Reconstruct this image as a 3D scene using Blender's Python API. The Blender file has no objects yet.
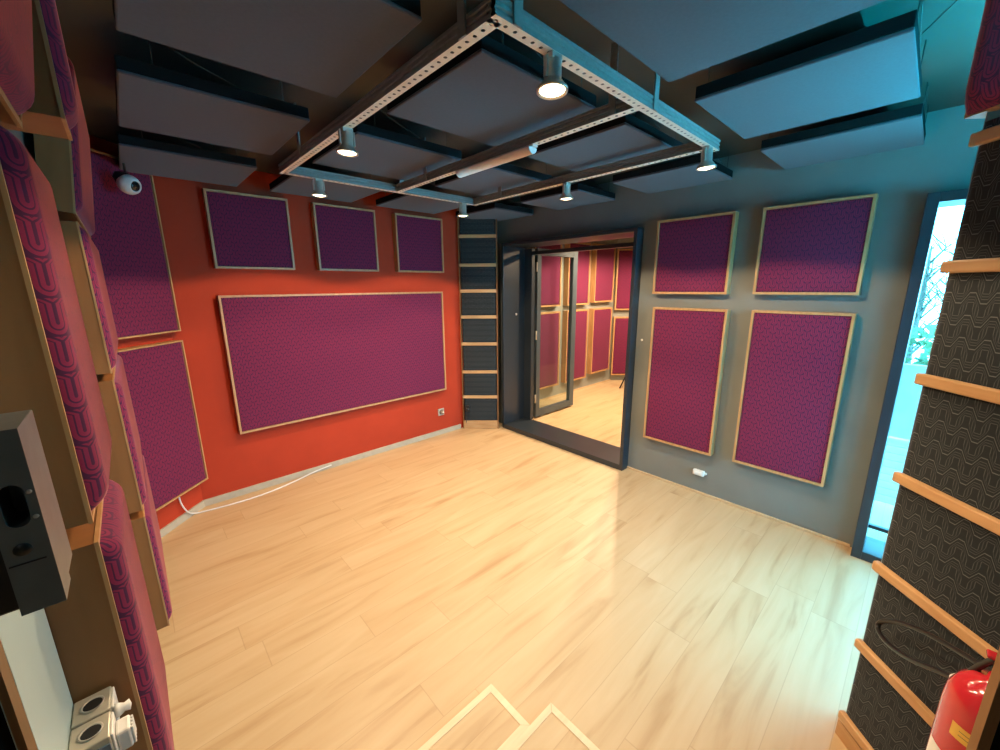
import bpy, bmesh, math, random
from mathutils import Vector, Matrix
random.seed(7)
C = bpy.context.scene.collection
sc = bpy.context.scene
PI = math.pi
S2 = math.sqrt(.5)

# ------------------------------------------------------------------ materials
def nt(name):
    m = bpy.data.materials.new(name); m.use_nodes = True
    t = m.node_tree
    return m, t, t.nodes['Principled BSDF']
def setp(p, **k):
    for a, v in k.items():
        n = {'col': 'Base Color', 'rough': 'Roughness', 'metal': 'Metallic', 'spec': 'Specular IOR Level',
             'sheen': 'Sheen Weight', 'sheen_tint': 'Sheen Tint', 'sheen_rough': 'Sheen Roughness',
             'coat': 'Coat Weight', 'emit': 'Emission Color', 'emit_s': 'Emission Strength'}[a]
        if isinstance(v, (tuple, list)): v = tuple(v) + (1,)
        p.inputs[n].default_value = v
class N:
    """tiny math-node helper"""
    def __init__(s, t): s.t = t
    def m(s, op, a, b=0.0, c=0.0):
        n = s.t.nodes.new('ShaderNodeMath'); n.operation = op
        for i, v in enumerate((a, b, c)):
            if hasattr(v, 'is_output'): s.t.links.new(v, n.inputs[i])
            else: n.inputs[i].default_value = v
        return n.outputs[0]
    def new(s, k, **kw):
        n = s.t.nodes.new(k)
        for a, v in kw.items(): setattr(n, a, v)
        return n
def ramp(t, fac, stops, interp='LINEAR'):
    r = t.nodes.new('ShaderNodeValToRGB'); r.color_ramp.interpolation = interp
    e = r.color_ramp.elements
    while len(e) < len(stops): e.new(0.5)
    for i, (p, c) in enumerate(stops):
        e[i].position = p; e[i].color = tuple(c) + (1,)
    t.links.new(fac, r.inputs[0])
    return r.outputs[0]
def mix(t, fac, a, b, blend='MIX'):
    n = t.nodes.new('ShaderNodeMix'); n.data_type = 'RGBA'; n.blend_type = blend
    for sock, v in ((n.inputs[0], fac), (n.inputs[6], a), (n.inputs[7], b)):
        if hasattr(v, 'is_output'): t.links.new(v, sock)
        elif isinstance(v, (tuple, list)): sock.default_value = tuple(v) + (1,)
        else: sock.default_value = v
    return n.outputs[2]
def meander(name, base, line, P=.057, H=.056, A=.013, rough=.9):
    """rows of hexagon zigzag lines with a winding band between them"""
    m, t, p = nt(name); n = N(t)
    uv = t.nodes.new('ShaderNodeUVMap'); uv.uv_map = 'UVMap'
    sp = t.nodes.new('ShaderNodeSeparateXYZ'); t.links.new(uv.outputs[0], sp.inputs[0])
    u = n.m('MULTIPLY', n.m('ABSOLUTE', n.m('SUBTRACT', n.m('FRACT', n.m('DIVIDE', sp.outputs[0], P)), .5)), P)      # 0 .. P/2
    # trapezoid wave: high for small u, low for large u
    tr = n.m('MINIMUM', n.m('MAXIMUM', n.m('DIVIDE', n.m('SUBTRACT', P / 4, u), P * .13), -1), 1)
    y = n.m('MULTIPLY', n.m('FRACT', n.m('DIVIDE', n.m('SUBTRACT', sp.outputs[1], n.m('MULTIPLY', tr, A)), H)), H)
    zig = n.m('MINIMUM', y, n.m('SUBTRACT', H, y))
    lo, hi = H * .30, H * .70
    q = P / 4
    ex = n.m('ADD', n.m('MAXIMUM', n.m('SUBTRACT', y, hi), 0), n.m('MAXIMUM', n.m('SUBTRACT', lo, y), 0))
    def hyp(a, b): return n.m('SQRT', n.m('ADD', n.m('MULTIPLY', a, a), n.m('MULTIPLY', b, b)))
    du = n.m('SUBTRACT', u, q)
    d1 = hyp(du, ex)
    d2 = hyp(n.m('SUBTRACT', y, hi), n.m('MAXIMUM', du, 0))
    d3 = hyp(n.m('SUBTRACT', y, lo), n.m('MAXIMUM', n.m('MULTIPLY', du, -1), 0))
    d = n.m('MINIMUM', n.m('MINIMUM', d1, d2), d3)
    rim = n.m('LESS_THAN', n.m('ABSOLUTE', n.m('SUBTRACT', d, .0066)), .0009)
    f = n.m('MAXIMUM', n.m('MULTIPLY', rim, .55), n.m('LESS_THAN', zig, .0013))
    f = n.m('MAXIMUM', f, n.m('MULTIPLY', n.m('LESS_THAN', d, .0012), .35))
    t.links.new(mix(t, f, base, line), p.inputs['Base Color'])
    setp(p, rough=rough, sheen=.1, spec=.1)
    return m
def plain(name, col, rough=.6, noise=.06, scale=12, bump=0, **k):
    m, t, p = nt(name)
    setp(p, rough=rough, **k)
    tc = t.nodes.new('ShaderNodeTexCoord')
    nz = t.nodes.new('ShaderNodeTexNoise'); nz.inputs['Scale'].default_value = scale; nz.inputs['Detail'].default_value = 4
    t.links.new(tc.outputs['Object'], nz.inputs['Vector'])
    lo = tuple(c * (1 - noise) for c in col); hi = tuple(min(1, c * (1 + noise)) for c in col)
    t.links.new(ramp(t, nz.outputs['Fac'], [(.3, lo), (.7, hi)]), p.inputs['Base Color'])
    if bump:
        b = t.nodes.new('ShaderNodeBump'); b.inputs['Strength'].default_value = bump; b.inputs['Distance'].default_value = .002
        n2 = t.nodes.new('ShaderNodeTexNoise'); n2.inputs['Scale'].default_value = 220
        t.links.new(tc.outputs['Object'], n2.inputs['Vector'])
        t.links.new(n2.outputs['Fac'], b.inputs['Height']); t.links.new(b.outputs[0], p.inputs['Normal'])
    return m
def wood(name, a, b, stretch=(3, 40, 40), rough=.45):
    m, t, p = nt(name); setp(p, rough=rough)
    tc = t.nodes.new('ShaderNodeTexCoord')
    mp = t.nodes.new('ShaderNodeMapping'); mp.inputs['Scale'].default_value = stretch
    t.links.new(tc.outputs['Object'], mp.inputs['Vector'])
    nz = t.nodes.new('ShaderNodeTexNoise'); nz.inputs['Scale'].default_value = 1; nz.inputs['Detail'].default_value = 6; nz.inputs['Distortion'].default_value = .6
    t.links.new(mp.outputs[0], nz.inputs['Vector'])
    t.links.new(ramp(t, nz.outputs['Fac'], [(.3, a), (.7, b)]), p.inputs['Base Color'])
    return m
def floor_mat():
    m, t, p = nt('oak_planks'); n = N(t)
    tc = t.nodes.new('ShaderNodeTexCoord')
    sp = t.nodes.new('ShaderNodeSeparateXYZ'); t.links.new(tc.outputs['Object'], sp.inputs[0])
    W, L = .165, 1.1
    r = n.m('FLOOR', n.m('DIVIDE', sp.outputs[1], W))
    fy = n.m('FRACT', n.m('DIVIDE', sp.outputs[1], W))
    off = n.m('MULTIPLY', n.m('FRACT', n.m('MULTIPLY', n.m('SINE', n.m('MULTIPLY', r, 12.9898)), 43758.5)), 1.0)
    xx = n.m('ADD', n.m('DIVIDE', sp.outputs[0], L), off)
    cx = n.m('FLOOR', xx); fx = n.m('FRACT', xx)
    seed = n.m('ADD', n.m('MULTIPLY', r, 7.13), n.m('MULTIPLY', cx, 3.71))
    tone = n.m('FRACT', n.m('MULTIPLY', n.m('SINE', n.m('MULTIPLY', seed, 5.17)), 1731.3))
    # grain: noise stretched along the plank, shifted per plank
    cb = t.nodes.new('ShaderNodeCombineXYZ')
    t.links.new(n.m('MULTIPLY', sp.outputs[0], 1.6), cb.inputs[0]); t.links.new(n.m('MULTIPLY', sp.outputs[1], 13.0), cb.inputs[1])
    t.links.new(n.m('MULTIPLY', seed, 3.3), cb.inputs[2])
    g = t.nodes.new('ShaderNodeTexNoise'); g.inputs['Scale'].default_value = 1; g.inputs['Detail'].default_value = 7; g.inputs['Distortion'].default_value = .8
    t.links.new(cb.outputs[0], g.inputs['Vector'])
    c = ramp(t, g.outputs['Fac'], [(.26, (.40, .255, .130)), (.44, (.515, .365, .207)), (.7, (.57, .425, .255))])
    c = mix(t, n.m('MULTIPLY', tone, .20), c, (.50, .32, .16))
    # seams
    ex = n.m('MINIMUM', fx, n.m('SUBTRACT', 1, fx)); ey = n.m('MINIMUM', fy, n.m('SUBTRACT', 1, fy))
    seam = n.m('MAXIMUM', n.m('LESS_THAN', ex, .0018), n.m('LESS_THAN', ey, .0085))
    c = mix(t, n.m('MULTIPLY', seam, .24), c, (.22, .12, .05))
    t.links.new(c, p.inputs['Base Color'])
    rr = n.m('ADD', .30, n.m('MULTIPLY', g.outputs['Fac'], .18)); t.links.new(rr, p.inputs['Roughness'])
    setp(p, spec=.45)
    return m
def fabric(name, base, line, stops, w=.038, h=.056, rough=.9, sheen=.35, tint=(1, .45, .5), weave=.1, flip=False):
    """interlocking rows of nested U shapes, woven into the cloth"""
    m, t, p = nt(name); n = N(t)
    uv = t.nodes.new('ShaderNodeUVMap'); uv.uv_map = 'UVMap'
    sp = t.nodes.new('ShaderNodeSeparateXYZ'); t.links.new(uv.outputs[0], sp.inputs[0])
    x = n.m('DIVIDE', sp.outputs[0], w); col = n.m('FLOOR', x)
    u = n.m('SUBTRACT', n.m('FRACT', x), .5)
    odd = n.m('FLOORED_MODULO', col, 2.0)
    v = n.m('FRACT', n.m('ADD', n.m('DIVIDE', sp.outputs[1], h), n.m('MULTIPLY', odd, .5)))
    if flip: v = n.m('ADD', n.m('MULTIPLY', odd, n.m('SUBTRACT', 1, v)), n.m('MULTIPLY', n.m('SUBTRACT', 1, odd), v))
    a = n.m('MULTIPLY', n.m('ABSOLUTE', u), w)
    b = n.m('MULTIPLY', n.m('MINIMUM', n.m('SUBTRACT', v, .36), 0), h)
    # Y: the stem forks at the top of the cell
    fork = n.m('MULTIPLY', n.m('MAXIMUM', n.m('SUBTRACT', v, .86), 0), h * 1.6)
    a2 = n.m('ABSOLUTE', n.m('SUBTRACT', a, fork))
    d = n.m('SQRT', n.m('ADD', n.m('MULTIPLY', a2, a2), n.m('MULTIPLY', b, b)))
    tt = n.m('DIVIDE', d, w / 2)
    c = ramp(t, tt, [(q, line if k else base) for q, k in stops], 'CONSTANT')
    tc = t.nodes.new('ShaderNodeTexCoord')
    wv = t.nodes.new('ShaderNodeTexNoise'); wv.inputs['Scale'].default_value = 420
    t.links.new(tc.outputs['Object'], wv.inputs['Vector'])
    c = mix(t, weave, c, ramp(t, wv.outputs['Fac'], [(.3, (.2, .2, .2)), (.7, (1, 1, 1))]), 'MULTIPLY')
    t.links.new(c, p.inputs['Base Color'])
    setp(p, rough=rough, sheen=sheen, sheen_tint=tint, sheen_rough=.32, spec=.1)
    return m
M = {}
M['floor'] = floor_mat()
M['red'] = plain('red_paint', (.41, .044, .018), .8, .04, 6, spec=.15)
M['grey'] = plain('grey_paint', (.170, .178, .166), .5, .05, 5)
M['white'] = plain('white_gloss_paint', (.54, .68, .68), .18, .03, 4)
M['ceil'] = plain('dark_ceiling_paint', (.058, .052, .042), .7, .08, 4)
M['oak'] = wood('oak_frame', (.40, .20, .08), (.52, .29, .13), (30, 30, 4))
M['oak_h'] = wood('oak_batten', (.47, .25, .10), (.60, .36, .17), (4, 30, 30))
M['ply'] = wood('panel_side_wood', (.21, .080, .022), (.28, .112, .034), (14, 14, 3), .5)
M['purple'] = fabric('purple_fabric', (.205, .0225, .065), (.064, .018, .052), [(0, 1), (.16, 0), (.50, 1), (.63, 0), (.94, 1)], w=.034, h=.052, sheen=1.0)
M['dark'] = meander('dark_grey_fabric', (.020, .024, .027), (.105, .115, .118))
M['cloud'] = plain('ceiling_cloth', (.078, .078, .096), .85, .05, 90, spec=.1, sheen=.15)
M['steel'] = plain('blue_black_steel', (.020, .027, .036), .30, .12, 3, spec=.55)
M['leaf'] = plain('grey_blue_door_metal', (.075, .10, .125), .28, .1, 5, metal=.3)
M['black'] = plain('black_plastic', (.012, .012, .013), .4, .05)
M['jamb'] = plain('matt_black_paint', (.006, .006, .006), .8, .05, spec=.05)
M['keeper'] = plain('grey_cast_metal', (.16, .17, .165), .42, .1, 40, metal=.3)
M['zinc'] = plain('zinc_plated_steel', (.78, .73, .64), .45, .06, 60, metal=.1)
M['galv'] = plain('galvanised_side', (.24, .24, .23), .45, .1, 60, metal=.2)
M['chrome'] = plain('brushed_chrome', (.62, .58, .52), .28, .05, 60, metal=.6)
M['dwhite'] = plain('white_plastic', (.72, .70, .67), .4, .02)
M['beige'] = plain('socket_metal', (.50, .46, .38), .38, .05, 30, metal=.4)
M['skirt'] = plain('grey_skirting', (.44, .38, .29), .6, .08, 20)
M['skirtw'] = wood('pale_skirting_wood', (.50, .34, .19), (.60, .43, .26), (4, 30, 30))
M['edging'] = wood('pale_edging_wood', (.68, .52, .33), (.78, .62, .42), (4, 30, 30))
M['exred'] = plain('extinguisher_red', (.50, .020, .028), .16, .03, 6, coat=.6)
M['yellow'] = plain('yellow_sticker', (.78, .46, .08), .5)
M['rubber'] = plain('black_rubber_hose', (.006, .006, .007), .35, .05)
M['wire'] = plain('dark_wire', (.05, .045, .04), .5)
M['wirew'] = plain('light_wire', (.55, .52, .48), .4)
M['ext'] = plain('pale_render', (.75, .77, .75), .7)
M['bark'] = plain('bark', (.10, .08, .06), .8)
M['leafm'] = plain('leaves', (.08, .14, .05), .7, .4, 8)
M['lens_black'] = plain('camera_lens_glass', (.006, .012, .016), .08)
M['diffuser'] = plain('tube_diffuser', (.88, .84, .82), .35, .02)
def emis(name, col, s):
    m, t, p = nt(name); setp(p, col=(.8, .7, .5), emit=col, emit_s=s, rough=.3); return m
M['edge'] = plain('black_board_edge', (.009, .009, .010), .8, spec=.1)
M['cyan'] = emis('cyan_led_strip', (.003, .56, .86), 1080.0)
M['lamp'] = emis('lit_lamp_lens', (1, .80, .50), 9.0)
def glass():
    m = bpy.data.materials.new('window_glass'); m.use_nodes = True
    t = m.node_tree; t.nodes.clear()
    o = t.nodes.new('ShaderNodeOutputMaterial'); tr = t.nodes.new('ShaderNodeBsdfTransparent'); gl = t.nodes.new('ShaderNodeBsdfGlossy')
    tr.inputs[0].default_value = (.90, .97, .97, 1); gl.inputs['Roughness'].default_value = .02
    lw_ = t.nodes.new('ShaderNodeLayerWeight'); lw_.inputs[0].default_value = .5; n = N(t)
    fr = n.m('ADD', n.m('MULTIPLY', n.m('POWER', lw_.outputs['Facing'], 4.0), .5), .035)
    mx = t.nodes.new('ShaderNodeMixShader')
    t.links.new(fr, mx.inputs[0]); t.links.new(tr.outputs[0], mx.inputs[1]); t.links.new(gl.outputs[0], mx.inputs[2])
    t.links.new(mx.outputs[0], o.inputs[0]); return m
M['glass'] = glass()

# ------------------------------------------------------------------ mesh helpers
class MB:
    def __init__(s): s.v = []; s.f = []; s.uv = {}; s.smooth = set()
    def add(s, vs, fs, smooth=False):
        o = len(s.v); s.v += [tuple(p) for p in vs]
        for f in fs:
            if smooth: s.smooth.add(len(s.f))
            s.f.append(tuple(i + o for i in f))
    def box(s, a, b, bev=0.0):
        x0, x1 = sorted((a[0], b[0])); y0, y1 = sorted((a[1], b[1])); z0, z1 = sorted((a[2], b[2]))
        if bev <= 0:
            s.add([(x0, y0, z0), (x1, y0, z0), (x1, y1, z0), (x0, y1, z0), (x0, y0, z1), (x1, y0, z1), (x1, y1, z1), (x0, y1, z1)],
                  [(3, 2, 1, 0), (4, 5, 6, 7), (0, 1, 5, 4), (1, 2, 6, 5), (2, 3, 7, 6), (3, 0, 4, 7)])
        else:
            bm = bmesh.new(); bmesh.ops.create_cube(bm, size=1)
            for v in bm.verts: v.co = Vector((x0 + (v.co.x + .5) * (x1 - x0), y0 + (v.co.y + .5) * (y1 - y0), z0 + (v.co.z + .5) * (z1 - z0)))
            bmesh.ops.bevel(bm, geom=list(bm.edges), offset=bev, segments=2, affect='EDGES', profile=.5)
            s.bm(bm)
    def bm(s, bm, smooth=False):
        bm.verts.index_update()
        s.add([v.co[:] for v in bm.verts], [[v.index for v in f.verts] for f in bm.faces], smooth); bm.free()
    def quad(s, *p): s.add(p, [(0, 1, 2, 3)])
    def tube(s, pts, r, n=10, caps=True):
        pts = [Vector(p) for p in pts]; rs = r if isinstance(r, (list, tuple)) else [r] * len(pts)
        vs = []; up = None
        for i, p in enumerate(pts):
            d = (pts[min(i + 1, len(pts) - 1)] - pts[max(i - 1, 0)]).normalized()
            if up is None: up = d.orthogonal().normalized()
            up = (up - d * up.dot(d)).normalized(); q = d.cross(up)
            for k in range(n):
                a = 2 * PI * k / n; vs.append(p + (up * math.cos(a) + q * math.sin(a)) * rs[i])
        fs = [(i * n + k, i * n + (k + 1) % n, (i + 1) * n + (k + 1) % n, (i + 1) * n + k) for i in range(len(pts) - 1) for k in range(n)]
        s.add(vs, fs, True)
        if caps:
            o = len(s.v) - len(vs)
            s.f.append(tuple(o + k for k in reversed(range(n)))); s.f.append(tuple(o + len(vs) - n + k for k in range(n)))
    def lathe(s, prof, n=24, mat=None):
        """profile of (r, z) about the local z axis, moved by mat"""
        mat = mat or Matrix(); vs = []
        for r, z in prof:
            for k in range(n):
                a = 2 * PI * k / n; vs.append(mat @ Vector((r * math.cos(a), r * math.sin(a), z)))
        fs = [(i * n + k, i * n + (k + 1) % n, (i + 1) * n + (k + 1) % n, (i + 1) * n + k) for i in range(len(prof) - 1) for k in range(n)]
        s.add(vs, fs, True)
        o = len(s.v) - len(vs)
        if prof[0][0] > 1e-5: s.f.append(tuple(o + k for k in reversed(range(n))))
        if prof[-1][0] > 1e-5: s.f.append(tuple(o + len(vs) - n + k for k in range(n)))
    def build(s, name, mat, parent=None, loc=None, rot=None):
        me = bpy.data.meshes.new(name); me.from_pydata(s.v, [], s.f); me.update()
        for i in s.smooth: me.polygons[i].use_smooth = True
        if s.uv:
            l = me.uv_layers.new(name='UVMap')
            for lp in me.loops: l.data[lp.index].uv = s.uv[lp.vertex_index]
        me.materials.append(M[mat] if isinstance(mat, str) else mat)
        o = bpy.data.objects.new(name, me); C.objects.link(o)
        if parent: o.parent = parent
        if loc: o.location = loc
        if rot: o.rotation_euler = rot
        return o
def chaikin(p, it=3, closed=False):
    p = [Vector(q) for q in p]
    for _ in range(it):
        q = [p[0]]
        for a, b in zip(p, p[1:]): q += [a * .75 + b * .25, a * .25 + b * .75]
        p = q + [p[-1]]
    return p
def tag(o, label, cat, group=None):
    o['label'] = label; o['category'] = cat
    if group: o['group'] = group
    return o
def struct(o, label=None):
    o['kind'] = 'structure'
    if label: o['label'] = label
    return o
def empty(name, mat, label=None, cat=None, group=None):
    o = bpy.data.objects.new(name, None); C.objects.link(o); o.empty_display_size = .1
    o.matrix_world = mat if isinstance(mat, Matrix) else Matrix.Translation(mat)
    if label: tag(o, label, cat, group)
    return o
def copy_tree(o, parent=None):
    c = o.copy(); C.objects.link(c)
    if parent: c.parent = parent
    for ch in list(o.children): copy_tree(ch, c)
    return c
def frame_mat(base, n, tilt=0.0, roll=0.0):
    """local x along the wall, local y out of the wall, local z up"""
    n = Vector(n).normalized(); z = Vector((0, 0, 1)); u = n.cross(z)
    m = Matrix((u, n, z)).transposed().to_4x4(); m.translation = Vector(base)
    return m @ Matrix.Rotation(tilt, 4, 'X') @ Matrix.Rotation(roll, 4, 'Y')

# ------------------------------------------------------------------ room
XL, XG, YR, YN, ZC = -.155, 2.97, 3.38, -.30, 2.35
T = .12
fl = MB(); fl.box((-2.2, -2.2, -.06), (3.25, 3.6, 0)); struct(fl.build('floor', 'floor'))
cl = MB(); cl.box((-2.2, -2.2, ZC), (3.15, 3.6, ZC + .1)); struct(cl.build('ceiling', 'ceil'))
w = MB(); w.box((XL - T, .63, 0), (XL, YR + T, ZC)); struct(w.build('wall_left', 'grey'), 'grey wall behind the purple panels on the left')
w = MB(); w.box((XL, YR, 0), (XG + T, YR + T, ZC)); struct(w.build('wall_back', 'red'), 'red wall with purple panels')
# chamfer at the corner of left and red walls
w = MB(); a, b = (XL, YR - .345), (XL + .345, YR)
w.add([(a[0], a[1], 0), (b[0], b[1], 0), (XL, YR, 0), (a[0], a[1], ZC), (b[0], b[1], ZC), (XL, YR, ZC)], [(0, 1, 4, 3), (1, 2, 5, 4), (2, 0, 3, 5), (3, 4, 5), (2, 1, 0)])
struct(w.build('wall_corner', 'red'))
# grey wall with doorway and window slot
DY0, DY1, DZ = 1.59, 3.055, 1.96
WY0, WY1, WZ = -.27, .082, 1.955
w = MB()
for y0, y1, z0, z1 in ((DY1, YR, 0, ZC), (DY0, DY1, DZ, ZC), (WY1, DY0, 0, ZC), (WY0, WY1, WZ, ZC), (YN - T, WY0, 0, ZC)):
    w.box((XG, y0, z0), (XG + T, y1, z1))
struct(w.build('wall_right', 'grey'), 'grey wall with the doorway and the window slot')
# near wall on the right, with a tall window beyond the corner unit
NX0, NX1 = 1.75, 2.84
w = MB()
for x0, x1, z0, z1 in ((.73, NX0, 0, ZC), (NX1, XG, 0, ZC), (NX0, NX1, WZ, ZC), (NX0, NX1, 0, .06)):
    w.box((x0, YN - T, z0), (x1, YN, z1))
struct(w.build('wall_near', 'grey'))
# pier that closes the corner behind the unit
w = MB(); w.box((1.60, YN, 0), (1.70, -.02, ZC)); struct(w.build('wall_pier', 'grey'))
# diagonal wall the photo is taken through: two stubs and the lintel
def diag(mb, s0, s1, z0, z1, d0=.46, d1=.36):
    # s runs along (1,-1)/sqrt2 from the left wall, d = x+y
    def P(s, d): return (d / 2 + s * S2, d / 2 - s * S2)
    p = [P(s0, d0), P(s1, d0), P(s1, d1), P(s0, d1)]
    mb.add([(x, y, z0) for x, y in p] + [(x, y, z1) for x, y in p], [(0, 1, 2, 3), (7, 6, 5, 4), (4, 5, 1, 0), (5, 6, 2, 1), (6, 7, 3, 2), (7, 4, 0, 3)])
sL, sR = -.541, .461        # inner edges of the door posts
w = MB(); diag(w, -.62, sL - .05, 0, ZC, .45); diag(w, sR + .05, .76, 0, ZC, .45); diag(w, sL - .05, sR + .05, 2.10, ZC, .45)
struct(w.build('wall_entry', 'grey'))
w = MB(); diag(w, sL - .03, sL, 0, 2.08, .462, .452); diag(w, sR, sR + .03, 0, 2.08, .462, .452); diag(w, sL - .014, sR + .014, 2.08, 2.10, .462, .452)
struct(w.build('trim_1', 'oak'), 'wooden edge of the entry door frame')
w = MB(); diag(w, sL - .05, sL - .0125, 0, 2.08, .452, .16); diag(w, sR + .0125, sR + .05, 0, 2.08, .452, .16)
struct(w.build('trim_2', 'jamb'), 'black jamb of the entry door frame')
# lobby behind the camera
w = MB(); w.box((-2.2, -2.2, 0), (-2.1, 1.2, ZC)); w.box((-2.2, 1.1, 0), (XL - T, 1.2, ZC)); w.box((-2.2, -2.2, 0), (-.8, -2.1, ZC)); w.box((-.8, -2.2, 0), (1.6, -2.1, ZC)); w.box((1.5, -2.2, 0), (1.6, YN - T, ZC))
struct(w.build('wall_lobby', 'white'))
# skirtings
w = MB(); w.box((XL + .345, YR - .014, 0), (2.53, YR, .05), .002); struct(w.build('baseboard_back', 'skirt'))
w = MB(); n = .012 * S2
w.add([(a[0], a[1], 0), (b[0], b[1], 0), (b[0] + n, b[1] - n, 0), (a[0] + n, a[1] - n, 0), (a[0], a[1], .05), (b[0], b[1], .05), (b[0] + n, b[1] - n, .05), (a[0] + n, a[1] - n, .05)],
      [(0, 1, 2, 3), (7, 6, 5, 4), (3, 2, 6, 7), (2, 1, 5, 6), (0, 3, 7, 4)])
struct(w.build('baseboard_corner', 'skirt'))
w = MB(); w.box((XG - .012, WY1 + .025, 0), (XG, DY0 - .01, .018), .003); struct(w.build('baseboard_right', 'skirtw'))
# white board on the left wall by the entry
w = MB(); w.box((XL - .02, .617, 0), (XL, .63, ZC)); w.box((XL, .617, 0), (XL + .003, .792, ZC)); struct(w.build('wall_panel', 'white'), 'white painted strip of wall beside the entry')

# ------------------------------------------------------------------ framed acoustic panels
def pillow(w, h, y0, bulge, r, inset):
    """cloth skin with rounded edges; uv in metres along the cloth"""
    mb = MB()
    def axis(L):
        L = L - 2 * inset
        e = [0, .05, .15, .3, .5, .75, 1]
        p = [q * r for q in e]
        k = max(2, int(L / .12))
        mid = [r + (L - 2 * r) * i / k for i in range(1, k)]
        p = p + mid + [L - q for q in reversed(p)]
        f = [math.sqrt(max(0, 1 - (1 - min(1, min(q, L - q) / r)) ** 2)) for q in p]
        s = [0]
        for i in range(1, len(p)): s.append(s[-1] + math.hypot(p[i] - p[i - 1], (f[i] - f[i - 1]) * bulge))
        return p, f, s, L
    px, fx, sx, Lx = axis(w); pz, fz, sz, Lz = axis(h)
    nx, nz = len(px), len(pz); vs = []; uv = []
    for j in range(nz):
        for i in range(nx):
            # tight corners
            vs.append((px[i] - Lx / 2, y0 + bulge * fx[i] * fz[j], pz[j] + inset)); uv.append((sx[i], sz[j]))
    fs = [(j * nx + i, j * nx + i + 1, (j + 1) * nx + i + 1, (j + 1) * nx + i) for j in range(nz - 1) for i in range(nx - 1)]
    mb.add(vs, [tuple(reversed(f)) for f in fs], True)
    mb.uv = {i: q for i, q in enumerate(uv)}
    return mb
PANEL = {}
def panel(name, label, base, n, w, h, depth, group, puff=0.0, r=.03, tilt=0, roll=0, tf=.014, rec=.010, side='oak', inset=None, back=0.0):
    root = empty(name, frame_mat(base, n, tilt, roll), label, 'acoustic panel', group)
    key = (w, h, depth, puff, r, tf, side, back)
    if key in PANEL:
        for o in PANEL[key]: copy_tree(o, root)
        return root
    f = MB()
    f.box((-w / 2, back, 0), (-w / 2 + tf, depth, h)); f.box((w / 2 - tf, back, 0), (w / 2, depth, h))
    f.box((-w / 2 + tf, back, 0), (w / 2 - tf, depth, tf)); f.box((-w / 2 + tf, back, h - tf), (w / 2 - tf, depth, h))
    # back board
    f.box((-w / 2 + tf, back, tf), (w / 2 - tf, back + .006, h - tf))
    fo = f.build('frame', side, root)
    if side == 'ply':
        e = MB()   # pale edge banding along the front of the box
        q = .0015
        for x0, x1, z0, z1 in ((-w / 2 - q, -w / 2 + .006, -q, h + q), (w / 2 - .006, w / 2 + q, -q, h + q), (-w / 2 + .006, w / 2 - .006, -q, .006), (-w / 2 + .006, w / 2 - .006, h - .006, h + q)):
            e.box((x0, depth - .004, z0), (x1, depth + .001, z1))
        eo = e.build('edge_band', 'oak', fo)
    pm = pillow(w, h, depth - rec, puff, r, tf + .001 if inset is None else inset)
    po = pm.build('fabric_cover', 'purple', root)
    PANEL[key] = list(root.children)
    return root
G1 = 'framed purple panels on the grey wall'; G2 = 'framed purple panels on the red wall'; G3 = 'purple panels standing out from the left wall'
# grey wall (faces -X), slightly proud of it
dp = .065
def gp(y, z0, w, h, label): panel('acoustic_panel', label, (XG, y, z0), (-1, 0, 0), w, h, dp, G1, puff=.004, r=.02)
gp(1.186, 1.485, .510, .515, 'small square purple panel beside the doorway, on the grey wall')
gp(.528, 1.487, .505, .512, 'small square purple panel nearest the window slot, on the grey wall')
gp(1.170, .345, .515, 1.040, 'tall purple panel beside the doorway, above the white socket')
gp(.522, .352, .500, 1.036, 'tall purple panel nearest the window slot, on the grey wall')
# red wall (faces -Y)
def rp(x, z0, w, h, label): panel('acoustic_panel', label, (x, YR, z0), (0, -1, 0), w, h, .060, G2, puff=.004, r=.02)
rp(.730, 1.680, .50, .50, 'leftmost of the three small square panels on the red wall')
rp(1.408, 1.680, .50, .50, 'middle of the three small square panels on the red wall')
rp(2.094, 1.680, .50, .50, 'small square panel on the red wall nearest the batten corner column')
rp(1.393, .496, 1.85, 1.003, 'wide purple panel low on the red wall')
# chamfer
cc = lambda t, d: ((d + 2 * t) / 2, (2 * t - d) / 2)
nC = (S2, -S2, 0)
# centre of the panel along the chamfer: right edge at (.24,3.34)
cx_, cy_ = .24 - .25 * S2, 3.34 - .25 * S2
off = .07
for z0, h, lab in ((.215, 1.0, 'lower purple panel across the far left corner, below the thin gap'), (1.275, .985, 'upper purple panel across the far left corner, behind the security camera')):
    panel('acoustic_panel', lab, (cx_ - off * S2, cy_ + off * S2, z0), nC, .5, h, off, G3, puff=.004, r=.02, tf=.009)
# left wall boxes (face +X): Y spans, rows
nX = (1, 0, 0)
def lp(y0, y1, z0, z1, label, tilt=0, depth=.079, puff=.030, base=XL, back=0.0):
    panel('acoustic_panel', label, (base, (y0 + y1) / 2, z0), nX, y1 - y0, z1 - z0, depth, G3, puff=puff, r=.035, tilt=tilt, side='ply', rec=.012, tf=.010, inset=.006, back=back)
lp(2.0, 2.92, .150, .665, 'lowest purple panel of the far stack on the left wall')
lp(2.0, 2.92, .695, 1.222, 'purple panel second from the floor in the far stack on the left wall')
lp(2.0, 2.92, 1.250, 1.770, 'purple panel third from the floor in the far stack on the left wall')
lp(2.0, 2.92, 1.806, 2.31, 'tilted purple panel at the top of the far stack on the left wall', tilt=-.118, depth=.079)
lp(.795, 1.12, .660, 1.180, 'purple panel behind the wall sockets, lower of the near stack on the left wall', depth=.069, puff=.035)
lp(.795, 1.12, 1.214, 1.762, 'purple panel behind the grey lock, middle of the near stack on the left wall', depth=.069, puff=.035)
lp(1.0, 1.13, 1.819, 2.31, 'deep purple panel high on the left wall between near and far stacks', depth=.129, puff=.03)
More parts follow.
